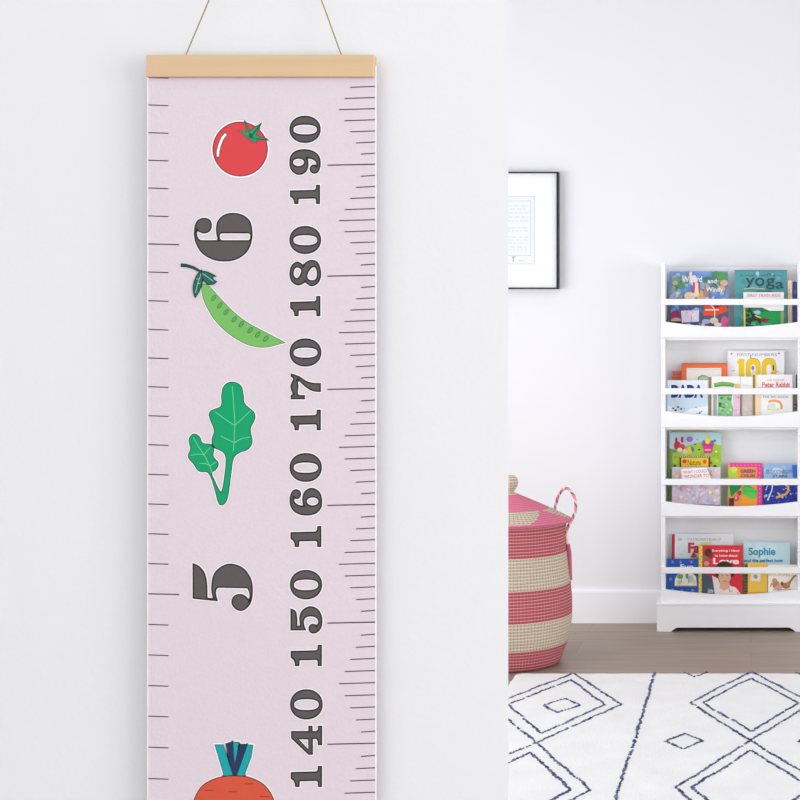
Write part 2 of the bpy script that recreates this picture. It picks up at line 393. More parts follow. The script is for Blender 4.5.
for l in (l1, l2): A.fill(l, mat('276a5a', .7)); A.line(l, 1.0, mat('1a3d42', .7), True)
for q in ([(201.5,274),(198,284),(196,293)], [(203,273.5),(208,277),(214,281.5)], [(199.8,279),(197,279)], [(198.4,284),(201,283)]): A.line(q, .6, mat('9fd8c0', .7))
art_child(A, 'pea_pod_print', sheet, 'printed green pea pod with dark leafy stem')
# leafy green
A = Art(chart, .00003)
leaf = sp([(219.1,503.6),(214.8,488.5),(208.3,472.7),(199.2,471),(194.1,464.3),(188.4,456.5),(190.7,449.1),(189.4,439),(194.1,433.9),(199.9,437.3),(202.6,443),(211,444.7),(213.7,449.1),(213.4,456.5),(218.4,463.3),(216,469.4),(212,472.9),(215,481.2),(219.5,490.5),(221.8,492.7,1),(224,482),(226.2,459.2),(223.8,452.5),(215,447.4),(212,440.7),(214.4,430.6),(209.3,415.4),(211,411),(221.1,405.9),(221.8,395.1),(224.5,385.7),(232.3,382),(240.7,385.7),(243.4,395.1),(244.7,403.6),(254.2,412.7),(254.9,418.7),(250.5,428.9),(252.2,442.4),(248.1,449.1),(239.7,452.5),(233.9,457.6),(231.2,472.7),(228.5,493),(226.2,501.4),(222.8,504.8)])
A.line(leaf, 2.6, M_halo, True); A.fill(leaf, mat('0aa26a', .7, .03, key='leaf_green')); A.line(leaf, .9, mat('1f4f3c', .7), True)
LV = mat('6fd49a', .7)
for q in ([(232.3,386),(233.6,400),(235,422),(234.4,440),(233.4,451)], [(215,411.5),(225,419),(235,425.5),(243,418),(251,410.5)], [(221,436),(228,439.5),(234.4,442.5),(242,438.5),(250.3,437)],
          [(193.5,437.5),(199,447),(205,456),(210,466),(212.5,473)], [(190.8,455.3),(197,454),(204,454.6),(207,451),(210.5,447.5)], [(199.5,463.5),(206,463.5),(209.5,466),(216.5,462)]):
    A.line(q, .75, LV)
art_child(A, 'leaf_print', sheet, 'printed pair of green lobed leaves on joined stems')
# carrot
A = Art(chart, .00003)
root_ = sp([(234.5,775.6),(250,777.3),(264,784.5),(272.6,796.5),(276.5,813),(274,850),(262,900),(244,955),(235,978),(226,955),(208,900),(195,850),(192,813),(195.6,796.5),(204,784.5),(219,777.3)])
TE, NV = mat('17a3a8', .7, .03, key='teal_ink'), mat('2c3158', .7, .03, key='navy_ink')
strips = [([(215,744.6),(223.4,744.6),(233.2,775.2),(224.2,776)], TE), ([(233,742),(239.2,742),(234.9,765)], TE), ([(225.8,743.6),(232,741.6),(234.4,760),(235,775.5),(233.6,774.4)], NV),
          ([(240.6,744),(246.4,744),(236.2,774.6),(235,775.6),(234,767)], NV), ([(247.6,744.6),(253.2,745),(251.3,757),(244.2,776),(236.8,775.4)], TE)]
A.line(root_, 3, M_halo, True)
for q, m_ in strips: A.line(q, 3, M_halo, True, lift=.00006)
for q, m_ in strips: A.fill(q, m_); A.line(q, .7, mat('1c4a5c', .7), True)
A.fill(root_, mat('d5563e', .7, .03, key='carrot_orange')); A.line(root_, .9, mat('4a1f22', .7), True)
for x0, x1, y in ((205,214,790),(228.5,237,791.5),(245,253.5,783.5),(260,269.5,796.3),(212,222,812),(240,250,826)): A.line([(x0, y), (x1, y)], .7, mat('8a3428', .7))
art_child(A, 'carrot_print', sheet, 'printed orange carrot with teal and navy leaf strips')
# ================================================================== FRAMED PICTURE
YF = 5.47
fr = empty('framed_picture', at(515, 230, 5.5), 'thin black framed print with a wide white mat on the far wall', 'picture frame')
M_black = mat('2b2a2e', .4, .03, key='black_frame')
q0, q1 = at(471.5, 171.8, YF), at(558.6, 288.8, YF)
b = MB(); w = .0088
b.box((q0.x, YF, q0.z-w*.55), (q1.x, 5.499, q0.z), M_black); b.box((q0.x, YF, q1.z), (q1.x, 5.499, q1.z+w*.55), M_black)
b.box((q0.x, YF, q1.z+w*.55), (q0.x+w, 5.499, q0.z-w*.55), M_black); b.box((q1.x-w, YF, q1.z+w*.55), (q1.x, 5.499, q0.z-w*.55), M_black)
child(b, 'frame', fr)
b = MB(); b.box((q0.x+w, 5.482, q1.z+w*.55), (q1.x-w, 5.49, q0.z-w*.55), mat('f2f4f5', .6, .01, key='white_mat')); child(b, 'mat_board', fr)
Yp = 5.4815
A = Art(lambda x, y, l: tuple((lambda q: (q.x, Yp-l, q.z))(at(x, y, Yp))), .00008)
A.fill([(495,196.3),(534.3,196.3),(534.3,264),(495,264)], mat('e9edef', .6, .02)); G = mat('c9ced2', .6)
for r in ([(495.5,196.3),(534.3,196.3),(534.3,264),(495.5,264)], [(499,201),(530.8,201),(530.8,255.5),(499,255.5)]): A.line(r, .6, G, True)
random.seed(4)
for y in (206,209,213,217,221,228,231,237,240,243,247,250):
    x = 502
    while x < 528:
        d = random.uniform(2, 6); A.line([(x, y), (min(x+d, 528.5), y)], .7, mat('cdd2d8', .6), lift=.0004); x += d+random.uniform(.8, 1.6)
A.line([(513.2,257),(513.2,261.5)], 1.0, mat('9da3aa', .6)); A.line([(511.8,257),(515.5,257)], .9, mat('9da3aa', .6)); A.line([(518,260.5),(524,260.5)], .7, G)
art_child(A, 'print', fr)

# ================================================================== BASKET
BC = Vector(((510.5-CX)/F*4.80, 4.80, 0)); S = 4.80/F
def basket_mat(name, base, dark, light, stitch, gap):
    """coiled rope: colour varies with coil (v) and stitch column (u)"""
    m = bpy.data.materials.new(name); m.use_nodes = True
    nt = m.node_tree; bs = nt.nodes['Principled BSDF']; bs.inputs['Roughness'].default_value = .75
    bs.inputs['Specular IOR Level'].default_value = .15
    uv = nt.nodes.new('ShaderNodeUVMap'); sx = nt.nodes.new('ShaderNodeSeparateXYZ'); nt.links.new(uv.outputs[0], sx.inputs[0])
    def saw(out, lo, hi):
        fr_ = nt.nodes.new('ShaderNodeMath'); fr_.operation = 'FRACT'; nt.links.new(out, fr_.inputs[0])
        pp = nt.nodes.new('ShaderNodeMath'); pp.operation = 'PINGPONG'; pp.inputs[1].default_value = .5; nt.links.new(fr_.outputs[0], pp.inputs[0])
        mr = nt.nodes.new('ShaderNodeMapRange'); mr.inputs['From Min'].default_value = lo; mr.inputs['From Max'].default_value = hi
        nt.links.new(pp.outputs[0], mr.inputs['Value']); return mr.outputs[0]
    u = saw(sx.outputs[0], .06, .2); v_ = saw(sx.outputs[1], .02, .2)
    n = nt.nodes.new('ShaderNodeTexNoise'); n.inputs['Scale'].default_value = 3; nt.links.new(uv.outputs[0], n.inputs['Vector'])
    m0 = nt.nodes.new('ShaderNodeMix'); m0.data_type = 'RGBA'; m0.inputs['A'].default_value = rgb(dark); m0.inputs['B'].default_value = rgb(base)
    nr = nt.nodes.new('ShaderNodeMapRange'); nr.inputs['From Min'].default_value = .35; nr.inputs['From Max'].default_value = .6
    nt.links.new(n.outputs['Fac'], nr.inputs['Value']); nt.links.new(nr.outputs[0], m0.inputs['Factor'])
    m1 = nt.nodes.new('ShaderNodeMix'); m1.data_type = 'RGBA'; m1.inputs['A'].default_value = rgb(stitch)
    nt.links.new(u, m1.inputs['Factor']); nt.links.new(m0.outputs['Result'], m1.inputs['B'])
    m2 = nt.nodes.new('ShaderNodeMix'); m2.data_type = 'RGBA'; m2.inputs['A'].default_value = rgb(gap)
    nt.links.new(v_, m2.inputs['Factor']); nt.links.new(m1.outputs['Result'], m2.inputs['B'])
    nt.links.new(m2.outputs['Result'], bs.inputs['Base Color'])
    return m
PK = basket_mat('pink_raffia', 'ad4c5a', '9b3f4f', 'e8a0a8', 'be6a73', 'dba79f')
BG = basket_mat('natural_seagrass', 'c8b9a3', 'b3a28b', 'dccdb4', '988672', 'e4d9c8')
PKL = basket_mat('bright_pink_raffia', 'dc8096', 'd27088', 'f0a0b8', 'dc8096', 'c45f7c')
bk = empty('laundry_basket', BC, 'tall pink and natural striped woven basket with pointed lid, half behind the near wall', 'basket')
# silhouette radius by height: (screen y at axis, radius px)
def zz(py, r=0): return H-(py-CY)/F*(4.80-r*S)          # height of a point seen at py on the front of the ring
prof = [(0.0, 46), (.006, 48.5), (.02, 51), (.045, 53), (.075, 56.5), (.11, 59.2), (.16, 60.6), (.22, 60.6), (.28, 59.2), (.34, 57), (.40, 55), (.45, 54.3), (.495, 55)]
def prad(z):
    for (z0, r0), (z1, r1) in zip(prof, prof[1:]):
        if z <= z1: return (r0+(r1-r0)*(z-z0)/(z1-z0))*S
    return prof[-1][1]*S
bands = [zz(652.5, 53), zz(623.8, 60), zz(591.8, 61), zz(559.2, 58)]
def lathe(profile, seg, mfun, uvs, fn=None):
    """profile [(r,z)], faces coloured by mfun(ring, seg); uv=(u stitches, v coil)"""
    me = bpy.data.meshes.new('woven'); V = []; Fs = []; mats = []; mi = []; UV = []
    for r, z in profile:
        for j in range(seg):
            t = 2*PI*j/seg; V.append((r*math.cos(t), r*math.sin(t), z))
    for i in range(len(profile)-1):
        for j in range(seg):
            m_ = mfun(i, j)
            if m_ not in mats: mats.append(m_)
            Fs.append((i*seg+j, i*seg+(j+1) % seg, (i+1)*seg+(j+1) % seg, (i+1)*seg+j)); mi.append(mats.index(m_))
            u0, u1 = uvs[0]*j/seg, uvs[0]*(j+1)/seg; v0, v1 = uvs[1][i], uvs[1][i+1]
            UV += [(u0, v0), (u1, v0), (u1, v1), (u0, v1)]
    me.from_pydata(V, [], Fs)
    for m_ in mats: me.materials.append(m_)
    l = me.uv_layers.new(name='UVMap')
    for i, q in enumerate(UV): l.data[i].uv = q
    for p, k in zip(me.polygons, mi): p.material_index = k; p.use_smooth = True
    return me
NC = 46; dz = .495/NC; pr = []; vv = []; sub = 5
pr.append((.001, .0)); vv.append(0)
for c in range(NC):
    for k in range(sub if c < NC-1 else sub+1):
        t = k/sub; z = (c+t)*dz; bul = math.sin(PI*t)*.0024
        pr.append((prad(z)+bul, max(z, .0))); vv.append(c+t)
zlast = pr[-1][1]
def bmf(i, j):
    z = pr[i][1]
    c = int(z/dz+.01)*dz+dz/2
    k = sum(c > q for q in bands)
    return BG if k in (1, 3) else PK
me = lathe(pr, 144, bmf, (112, vv)); o = bpy.data.objects.new('woven_body', me); COL.objects.link(o); o.parent = bk
# lid: coiled cone with beige wedges
zl0, zl1 = .497, .592; RL = 60.3*S; nlc = 19; lp = []; lv = []
lp.append((RL-.006, zl0-.007)); lv.append(-.2)
for c in range(nlc):
    for k in range(sub if c < nlc-1 else sub+1):
        t = (c+k/sub)/nlc
        r = RL*(1-t)+.012*t; z = zl0+(zl1-zl0)*(t**.92); bl = math.sin(PI*k/sub)*.0022
        lp.append((r+bl*.4, z+bl*.9)); lv.append(c+k/sub)
def lmf(i, j):
    r = lp[i][0]/RL; a = (2*PI*(j+.5)/144+PI/2) % (2*PI); a = a if a < PI else a-2*PI       # 0 = facing the room
    if r < .11: return BG
    hw = math.radians(27+29*(1-r)/.36)
    for c in (0, math.radians(120), math.radians(-120)):
        d = (a-c+PI) % (2*PI)-PI
        if abs(d) < hw and .64 < r < 1.0 and i > 4: return BG
    return PKL
me = lathe(lp, 144, lmf, (80, lv)); lid = bpy.data.objects.new('lid', me); COL.objects.link(lid); lid.parent = bk
kp = [(.011, .588), (.013, .598), (.019, .606), (.0255, .618), (.0268, .63), (.023, .643), (.014, .651), (.001, .654)]
kf = []; 
for (r0, z0), (r1, z1) in zip(kp, kp[1:]):
    for k in range(4): kf.append((r0+(r1-r0)*k/4, z0+(z1-z0)*k/4))
kf.append(kp[-1])
me = lathe(kf, 40, lambda i, j: BG, (14, [i*.3 for i in range(len(kf))])); kn = bpy.data.objects.new('lid_knob', me); COL.objects.link(kn); kn.parent = lid
# handles: twisted rope loops at the rim
HP, HW, HD = mat('e58aa0', .7, .05), mat('f0dcd6', .7, .05), mat('8f5560', .7, .05)
for sgn in (1, -1):
    ctrl = [(554.6, 34, 515), (555.2, 34, 507), (558, 31, 497), (561.5, 27, 491), (566, 22, 488.2), (571, 17, 491.5), (575.2, 12, 500), (575.4, 8, 510), (572.2, 5, 519), (568, 3, 527), (566.6, 2, 533)]
    P = [Vector(((x-CX)/F*(4.80+y*S)-BC.x, y*S, H-(py-CY)/F*(4.80+y*S))) for x, y, py in ctrl]
    pts = []
    for i in range(len(P)-1):
        p_, q_ = P[max(i-1, 0)], P[min(i+2, len(P)-1)]
        for k in range(7):
            t = k/7; a_, b_ = P[i], P[i+1]
            pts.append(.5*((2*a_)+(b_-p_)*t+(2*p_-5*a_+4*b_-q_)*t*t+(3*a_-p_-3*b_+q_)*t**3))
    pts.append(P[-1])
    pts = [Vector((sgn*p.x, sgn*p.y if sgn < 0 else p.y, p.z)) for p in pts]
    b = MB(); b.tube(pts, .0052, HP, 8, True, lambda i, j: (HP, HP, HW, HD)[((i*1+j) // 2) % 4])
    b.build('handle', bk)
PKh = mat('c4607c', .7, .05)
for sgn in (1, -1):
    st_ = []
    for k in range(19):
        z = .474-k*.0105; r = prad(z)+.009*(1-abs(k-9)/9)+.001
        t = math.radians(4 if sgn > 0 else 184); st_.append(Vector((r*math.cos(t), r*math.sin(t), z)))
    b = MB(); b.tube(st_, .0075, HW, 8, True, lambda i, j: HW if i < 6 else PKh); b.build('handle_strap', bk)

# ================================================================== RUG
RX0, RX1, RY0, RY1, RT = -.785, 1.12, 2.1, 4.602, .012
def rug_mat():
    m = bpy.data.materials.new('cream_pile'); m.use_nodes = True
    nt = m.node_tree; bs = nt.nodes['Principled BSDF']; bs.inputs['Roughness'].default_value = .95; bs.inputs['Specular IOR Level'].default_value = .05
    tc = nt.nodes.new('ShaderNodeTexCoord')
    n = nt.nodes.new('ShaderNodeTexNoise'); n.inputs['Scale'].default_value = 9; n.inputs['Detail'].default_value = 5
    n2 = nt.nodes.new('ShaderNodeTexNoise'); n2.inputs['Scale'].default_value = 150; n2.inputs['Detail'].default_value = 3
    mx = nt.nodes.new('ShaderNodeMix'); mx.data_type = 'RGBA'; mx.inputs['A'].default_value = rgb('dedddc'); mx.inputs['B'].default_value = rgb('eeedec')
    nt.links.new(tc.outputs['Object'], n.inputs['Vector']); nt.links.new(tc.outputs['Object'], n2.inputs['Vector'])
    nt.links.new(n.outputs['Fac'], mx.inputs['Factor']); nt.links.new(mx.outputs['Result'], bs.inputs['Base Color'])
    bp = nt.nodes.new('ShaderNodeBump'); bp.inputs['Strength'].default_value = .6; bp.inputs['Distance'].default_value = .004
    nt.links.new(n2.outputs['Fac'], bp.inputs['Height']); nt.links.new(bp.outputs['Normal'], bs.inputs['Normal'])
    return m
rng = random.Random(11)
M_lines = [mat('3c4260', .95, .3, 120, .4), mat('4c5272', .95, .3, 120, .4), mat('6d7188', .95, .3, 120, .4)]; M_rug = rug_mat(); M_line = mat('565d7c', .95, .3, 120, .4, key='navy_wool')
b = MB(); nx, ny = 96, 126
g = []
for j in range(ny+1):
    for i in range(nx+1):
        ed = i in (0, nx) or j in (0, ny)
        g.append((RX0+(RX1-RX0)*i/nx+(rng.uniform(-.002, .002) if ed else 0), RY0+(RY1-RY0)*j/ny+(rng.uniform(-.002, .002) if ed else 0), (RT*.55 if ed else RT+rng.uniform(-.0006, .0006))))
b.poly(g, [(j*(nx+1)+i, j*(nx+1)+i+1, (j+1)*(nx+1)+i+1, (j+1)*(nx+1)+i) for j in range(ny) for i in range(nx)], M_rug, True)
b.box((RX0+.002, RY0+.002, 0.0005), (RX1-.002, RY1-.002, RT*.55), M_rug)
def rug_line(P, Q, w=.0125):
    """hand-knotted line: a run of small uneven tufts"""
    P, Q = Vector(P), Vector(Q); L_ = (Q-P).length; n_ = max(3, int(L_/.0135)); d = (Q-P)/L_; nn = Vector((-d.y, d.x))
    off = 0
    cl = lambda x, y, z: (min(max(x, RX0+.003), RX1-.003), min(max(y, RY0+.003), RY1-.001), z)
    for i in range(n_):
        off = off*.7+rng.uniform(-.0022, .0022)
        if rng.random() < .03: continue
        c = P+d*(L_*(i+.5)/n_)+nn*off; h = w/2*rng.uniform(.6, 1.3); l_ = L_/n_*rng.uniform(.62, .9); a = rng.uniform(-.5, .5)
        u = d*math.cos(a)+nn*math.sin(a); v_ = Vector((-u.y, u.x)); V = []
        for k in range(6):
            t = PI*k/3+.3; q = c+u*(math.cos(t)*l_)+v_*(math.sin(t)*h); V.append(cl(q.x, q.y, RT-.0008))
        V.append(cl(c.x, c.y, RT+.003+rng.uniform(0, .002)))
        b.poly(V, [(k, (k+1) % 6, 6) for k in range(6)], rng.choice(M_lines), True)
def clipseg(P, Q):
    """clip a segment to the rug"""
    (x0, y0), (x1, y1) = P, Q; t0, t1 = 0, 1
    for p, q in ((-(x1-x0), x0-RX0), (x1-x0, RX1-x0), (-(y1-y0), y0-RY0), (y1-y0, RY1-y0)):
        if abs(p) < 1e-9:
            if q < 0: return None
            continue
        r = q/p
        if p < 0: t0 = max(t0, r)
        else: t1 = min(t1, r)
    if t1-t0 < .02: return None
    f = lambda t: (x0+(x1-x0)*t, y0+(y1-y0)*t)
    return f(t0), f(t1)
def seg(P, Q):
    c = clipseg(P, Q)
    if c: rug_line(*c)
def dia(cx, cy, hx, hy, skip=()):
    v_ = [(cx, cy+hy), (cx+hx, cy), (cx, cy-hy), (cx-hx, cy)]
    for i in range(4):
        if i not in skip: seg(v_[i], v_[(i+1) % 4])
for cx, y0, inner in ((-.59, 4.18, True), (0, 4.20, False), (.59, 4.18, False)):
    for k in range(3):
        cy = y0-.81*k
        dia(cx, cy, .197 if cx else .187, .405); dia(cx, cy, .147, .315)
        if inner and k == 0: dia(-.575, 4.17, .056, .085)
for x in (-.322, .322): seg((x, RY1), (x-.002, RY0))
for x in (-.185, .185):
    for y in (4.607, 3.79, 2.98, 2.17): dia(x, y, .052 if y < 4.5 else .04, .075)
rug = b.build('rug')
tag(rug, 'cream wool rug with navy diamond lattice lines on the wooden floor', 'rug')

# ================================================================== BOOKCASE
YCf = 5.335                                   # plane of the lips and rails
def cz(py, Y=YCf): return H-(py-CY)/F*Y
def cxx(px, Y=YCf): return (px-CX)/F*Y
M_case = mat('f1f2f4', .45, .01, key='white_lacquer')
bc = empty('bookcase', (cxx(732.5), 5.41, 0), 'white front-facing bookcase with four scalloped tiers against the far wall', 'bookcase')
xl0, xl1, xr0, xr1 = cxx(661), cxx(665.2), cxx(798), cxx(804)
YBk = 5.478
def boxp(name, a_, c_, bevel=.0015, m=None):
    b = MB(); b.box(a_, c_, m or M_case); return child(b, name, bc, bevel=bevel)
for (a_, c_) in ((xl0, xl1), (xr0, xr1)):
    boxp('side_panel', (a_, YCf+.004, cz(606)), (c_, YBk+.006, cz(263)))
boxp('back_panel', (xl1, YBk, cz(606)), (xr0, YBk+.006, cz(264.5)), 0)
TIERS = [(298.9, 305.0, 321.0, 326.9, 337.6), (388.2, 394.4, 410.2, 416.4, 427.2), (478.8, 485.0, 500.8, 506.4, 516.2), (567.2, 573.4, 588.8, 594.8, 606)]
SHELF = []
for (r0, r1, e, c, bt) in TIERS:
    zs = cz(bt-1.0)-.002 if bt < 600 else cz(604)
    SHELF.append(zs)
    boxp('shelf', (xl1, YCf+.014, zs-.012), (xr0, YBk, zs))
    boxp('front_rail', (xl0, YCf-.004, cz(r1)), (xr1, YCf+.004, cz(r0)))
    # scalloped lip
    n_ = 24; top = []
    for i in range(n_+1):
        t = i/n_*2-1; py = c+(e-c)*abs(t)**1.9
        top.append((xl0+(xr1-xl0)*i/n_, cz(py)))
    b = MB(); b.prism([(xl0, cz(bt)), (xr1, cz(bt))]+top[::-1], YCf-.003, YCf+.013, M_case); child(b, 'front_lip', bc, bevel=.001)
for py in (338.5, 428, 517):
    boxp('back_rail', (xl1, YBk-.006, cz(py+11, YBk)), (xr0, YBk, cz(py, YBk)), .001)
# plinth with cut-out feet
zt, zc, yf = cz(605, 5.32), cz(627.6, 5.32), 5.318
X = lambda p: (p-CX)/F*yf
out = [(X(656.8), 0), (X(671.5), 0), (X(673), zc*.45), (X(677), zc), (X(789.5), zc), (X(793.5), zc*.45), (X(795), 0), (X(810), 0), (X(810), zt), (X(656.8), zt)]
b = MB(); b.prism(out, yf, yf+.016, M_case); child(b, 'plinth_front', bc, bevel=.0015)
for a_, c_ in ((X(656.8), X(656.8)+.016), (X(810)-.016, X(810))):
    boxp('plinth_side', (a_, yf+.016, 0), (c_, YBk+.006, zt))
boxp('plinth_top', (X(656.8)-.002, yf-.003, zt), (X(810)+.002, YBk+.006, zt+.006))

# ------------------------------------------------------------------ books
PAGE = mat('f1ece2', .8, .04, 300, key='book_pages')
LEAN = math.radians(4.5)
LAY = {0: 5.434, 1: 5.416, 2: 5.388, 3: 5.372}
def book(tier, layer, x0, x1, ytop, base, label, cat='picture book', art=None, thick=.012, spine=None, name='picture_book', group=None):
    Y = LAY[layer]; zb = SHELF[tier]; s = Y/F
    r = empty(name, (cxx(x0, Y), Y, zb+.0006), label, 'book', group, rx=-LEAN)
    ybot = CY+(H-zb)/s
    Wd = (x1-x0)*s; Ht = (ybot-ytop)*s/math.cos(LEAN)
    bm_ = mat(base, .5, .03)
    b = MB(); t = .0016
    b.box((0, 0, 0), (Wd, t, Ht), bm_); b.box((0, thick-t, 0), (Wd, thick, Ht), bm_)
    b.box((0, t, 0), (t, thick-t, Ht), mat(spine, .5, .03) if spine else bm_)
    A = Art(lambda x, y, l: ((x-x0)*s, -l, (ybot-y)*s), .00005); A.mb = b
    if spine: A.fill([(x0, ytop), (x0+.06*(x1-x0), ytop), (x0+.06*(x1-x0), ybot), (x0, ybot)], mat(spine, .5, .03))
    if art: art(A, x0, x1, ytop, ybot)
    b.build('cover', r, fix=False)
    p = MB(); p.box((t, t, .002), (Wd-.002, thick-t, Ht-.002), PAGE); p.build('pages', r)
    return r
def R(A, x0, y0, x1, y1, c): A.fill([(x0, y0), (x1, y0), (x1, y1), (x0, y1)], mat(c, .5, .03))
def E(A, cx, cy, rx, ry, c, rot=0): A.fill(ell(cx, cy, rx, ry, rot, 18), mat(c, .5, .03))
def P(A, pts, c): A.fill(pts, mat(c, .5, .03))
def Ln(A, pts, w, c): A.line(pts, w, mat(c, .5, .03))
def T(A, s, cx, cy, w, h, c, rot=0, bold=.015): A.text(s, cx, cy, w, h, mat(c, .5, .02), rot, bold)
def scatter(A, x0, y0, x1, y1, cols, n, r0, r1, seed):
    g_ = random.Random(seed)
    for i in range(n):
        r = g_.uniform(r0, r1); r2 = r*g_.uniform(.5, 1)
        E(A, g_.uniform(x0+r, x1-r), g_.uniform(y0+r, y1-r), r, r2, g_.choice(cols), g_.uniform(0, 0.3))

def a_fairy(A, x0, x1, y0, y1):
    scatter(A, x0, y0, x1, 303, ['93b0dc','8bb4e0','a3cbe0','b4a9d8','6f9ad8','7aa8d4','b7c2e6'], 60, 2, 5, 1)
    scatter(A, x0, y0+2, 690, 300, ['8fae8c','a9c4a0','c9b9a2','dfe2ea','7fa2cc','b7c6e0','6f9a74'], 46, .8, 2.2, 101); scatter(A, 704, y0, x1, 292, ['5f9460','86ac74','c8ac8c','4f7f66','dcb49c','8aa8cc'], 46, .8, 2.4, 102)
    scatter(A, x0, 294, x1, 303, ['7fb4dc','5f8fd8','e8cdb0','c2b4dc','9ac4c8'], 26, .8, 2, 103)
    for c in ((676,280,4,2.5,'7fa886'),(680,286,4,3,'5e9a62'),(684,279,2.5,4,'a8c79a'),(675,283,3,2,'c9b596'),(722,276,6,4,'5a9a5c'),(716,274,4,3,'4f8f58'),(708,280,5,3,'4a7f6c'),(724,283,4,3,'cdb08c'),(721,289,4,3,'e2a898'),(690,296,6,4,'ecd5b4'),(700,295,4,5,'e0b06a'),(706,293,3,4,'b98a7a')):
        E(A, *c)
    E(A, 694, 281, 3.2, 6, 'f0dfe0'); P(A, [(693,281),(695,281),(694.6,293),(692,293)], 'c8487c'); P(A, [(698.5,282),(700,282),(700,293),(698,293)], 'b84a72'); P(A, [(695.5,283),(698,283),(699,297),(694,297)], 'f2e2c0')
    P(A, [(689,272),(692,272),(692,280),(690,284)], 'f1e6d2')
    R(A, x0, 304, x1, y1, '55607c')
    scatter(A, x0, 304, x1, 316, ['4a78b8','6a9ad0','3d6a94','88b6d6','5b4a80'], 26, 1.5, 3.5, 2)
    E(A, 675.5, 315, 5, 4.2, '9c2f62'); E(A, 676, 321, 5, 3, 'd8a888'); R(A, 670, 321.5, 681, 324, '3a2a34')
    P(A, [(681,311),(699,310.5),(699,322),(682,323)], 'e3d6ea'); Ln(A, [(691,311),(691.4,322)], .7, 'b49ac8'); scatter(A, 682, 311, 698, 321, ['d3b3e0','f0e4f2','bcd0ee','f4cfe0'], 16, .8, 1.8, 3)
    P(A, [(704,306),(727,306),(727,312),(716,316),(703,316)], 'e4502f'); P(A, [(711,306),(722,306),(715,309)], 'a82c26'); R(A, 705, 309.6, 719, 310.8, 'f6dccb')
    E(A, 724.5, 322, 3.6, 5.5, 'd9588e'); E(A, 714, 321, 4.5, 3, 'e6c8ba'); E(A, 706, 322, 4.2, 2.6, 'a9b6d8'); E(A, 718, 325, 4, 2, 'f2e2dc')
    Ln(A, [(711,305),(714.6,309),(714.8,319)], 1, 'f3ddc8'); scatter(A, 684, 323, 712, 330, ['2f3550','8a93b8','c9cfe0','46406a'], 14, 1, 2.4, 5)
    T(A, 'Wizard', 692, 279.4, 20, 6.2, 'f7f7fa'); T(A, 'and', 712, 281.2, 9, 4.6, 'f7f7fa'); T(A, 'Windy', 714.5, 290.4, 17, 6, 'f7f7fa')
book(0, 1, 669.4, 728, 271.2, '7ba2d4', 'blue and green storybook with pale white title, leftmost on the top tier', art=a_fairy, thick=.014)
def a_yoga(A, x0, x1, y0, y1):
    R(A, x0, y0, x1, y0+1.2, '4b8c92'); scatter(A, x0, y0+1, x1, 330, ['549ca2','63a6ac','4c959b','6fb0b4','5b9fa4'], 40, 2, 5, 7)
    E(A, 757.5, 274, 1.6, 3, 'a9d3e6'); scatter(A, 766, 272, 782, 277, ['8fc4cc','3f858c'], 7, .6, 1.4, 9)
    T(A, 'a story about', 758, 275.3, 36, 3.2, '3c6f78', 0, 0)
    T(A, 'y', 750, 283.2, 9.4, 11, '34525c', 0, .01); T(A, 'o', 759.8, 281.8, 9.6, 8.4, '34525c', 0, .01); T(A, 'g', 770.4, 283.6, 9, 11, '34525c', 0, .01); T(A, 'a', 779.6, 285.2, 8, 7, '34525c', -.1, .01)
    Ln(A, [(744,288.8),(752,287.8),(765,289)], 1, 'b6d08c'); Ln(A, [(757,291.2),(772,291)], .8, '2f5a60')
book(0, 1, 734.4, 787, 269.8, '589ea4', 'teal yoga book with dark rounded title on the top tier', art=a_yoga)
def a_train(A, x0, x1, y0, y1):
    R(A, x0, 310.8, x1, y1, '1d9a4e'); P(A, [(x0,307.5),(762,307.5),(770,311),(x1,311),(x1,312),(x0,312)], '2f7a48')
    scatter(A, x0+1, 309, 765, y1-2, ['26402f','3f3138','1f7a44','5fb08a','6f8fb8','39303a'], 34, 1.2, 3, 12)
    Ln(A, [(749,308),(753,316),(750,324)], 1.6, '2b2b30'); Ln(A, [(755,315.5),(761,318)], 1.1, 'e3df3c'); E(A, 757.5, 312.5, 3.2, 2.2, '9fc3dc')
    P(A, [(762,318),(770,319),(766,323),(761,322)], '8c2f3a'); R(A, 763, 323, 772, 325, '22b894'); R(A, 780.5, 311.5, 784, y1, '8aa56a')
    P(A, [(743.5,308),(745.2,308),(745.6,y1),(744,y1)], 'e6c84a')
    T(A, 'FIRST TRAIN RIDE', 764, 295.3, 33, 3.2, 'd98a86', 0, 0); Ln(A, [(748,299.5),(781,299.2)], .5, 'b7b4b0')
book(0, 2, 743.3, 784, 292.2, 'f4f2f2', 'small white and green book with dark engine picture, before the teal yoga book', art=a_train, thick=.01)
def a_plain(A, x0, x1, y0, y1): scatter(A, x0, y0+3, x1, y1, ['e3b9a0','f3dfb0','f0cfa8','d9a48a'], 8, .7, 1.6, 15)
book(0, 1, 787.8, 792.2, 280, 'f0d6b4', 'narrow cream and peach book right of the teal yoga book', art=a_plain)
def a_ind(A, x0, x1, y0, y1): R(A, x0+1, y0+8, x1-1, y0+12, '6a68a8'); R(A, x0, y0+20, x1, y0+22, '7f7cb4')
book(0, 1, 792.8, 797.3, 281.6, '4b4890', 'narrow indigo book at the right end of the top tier', art=a_ind)
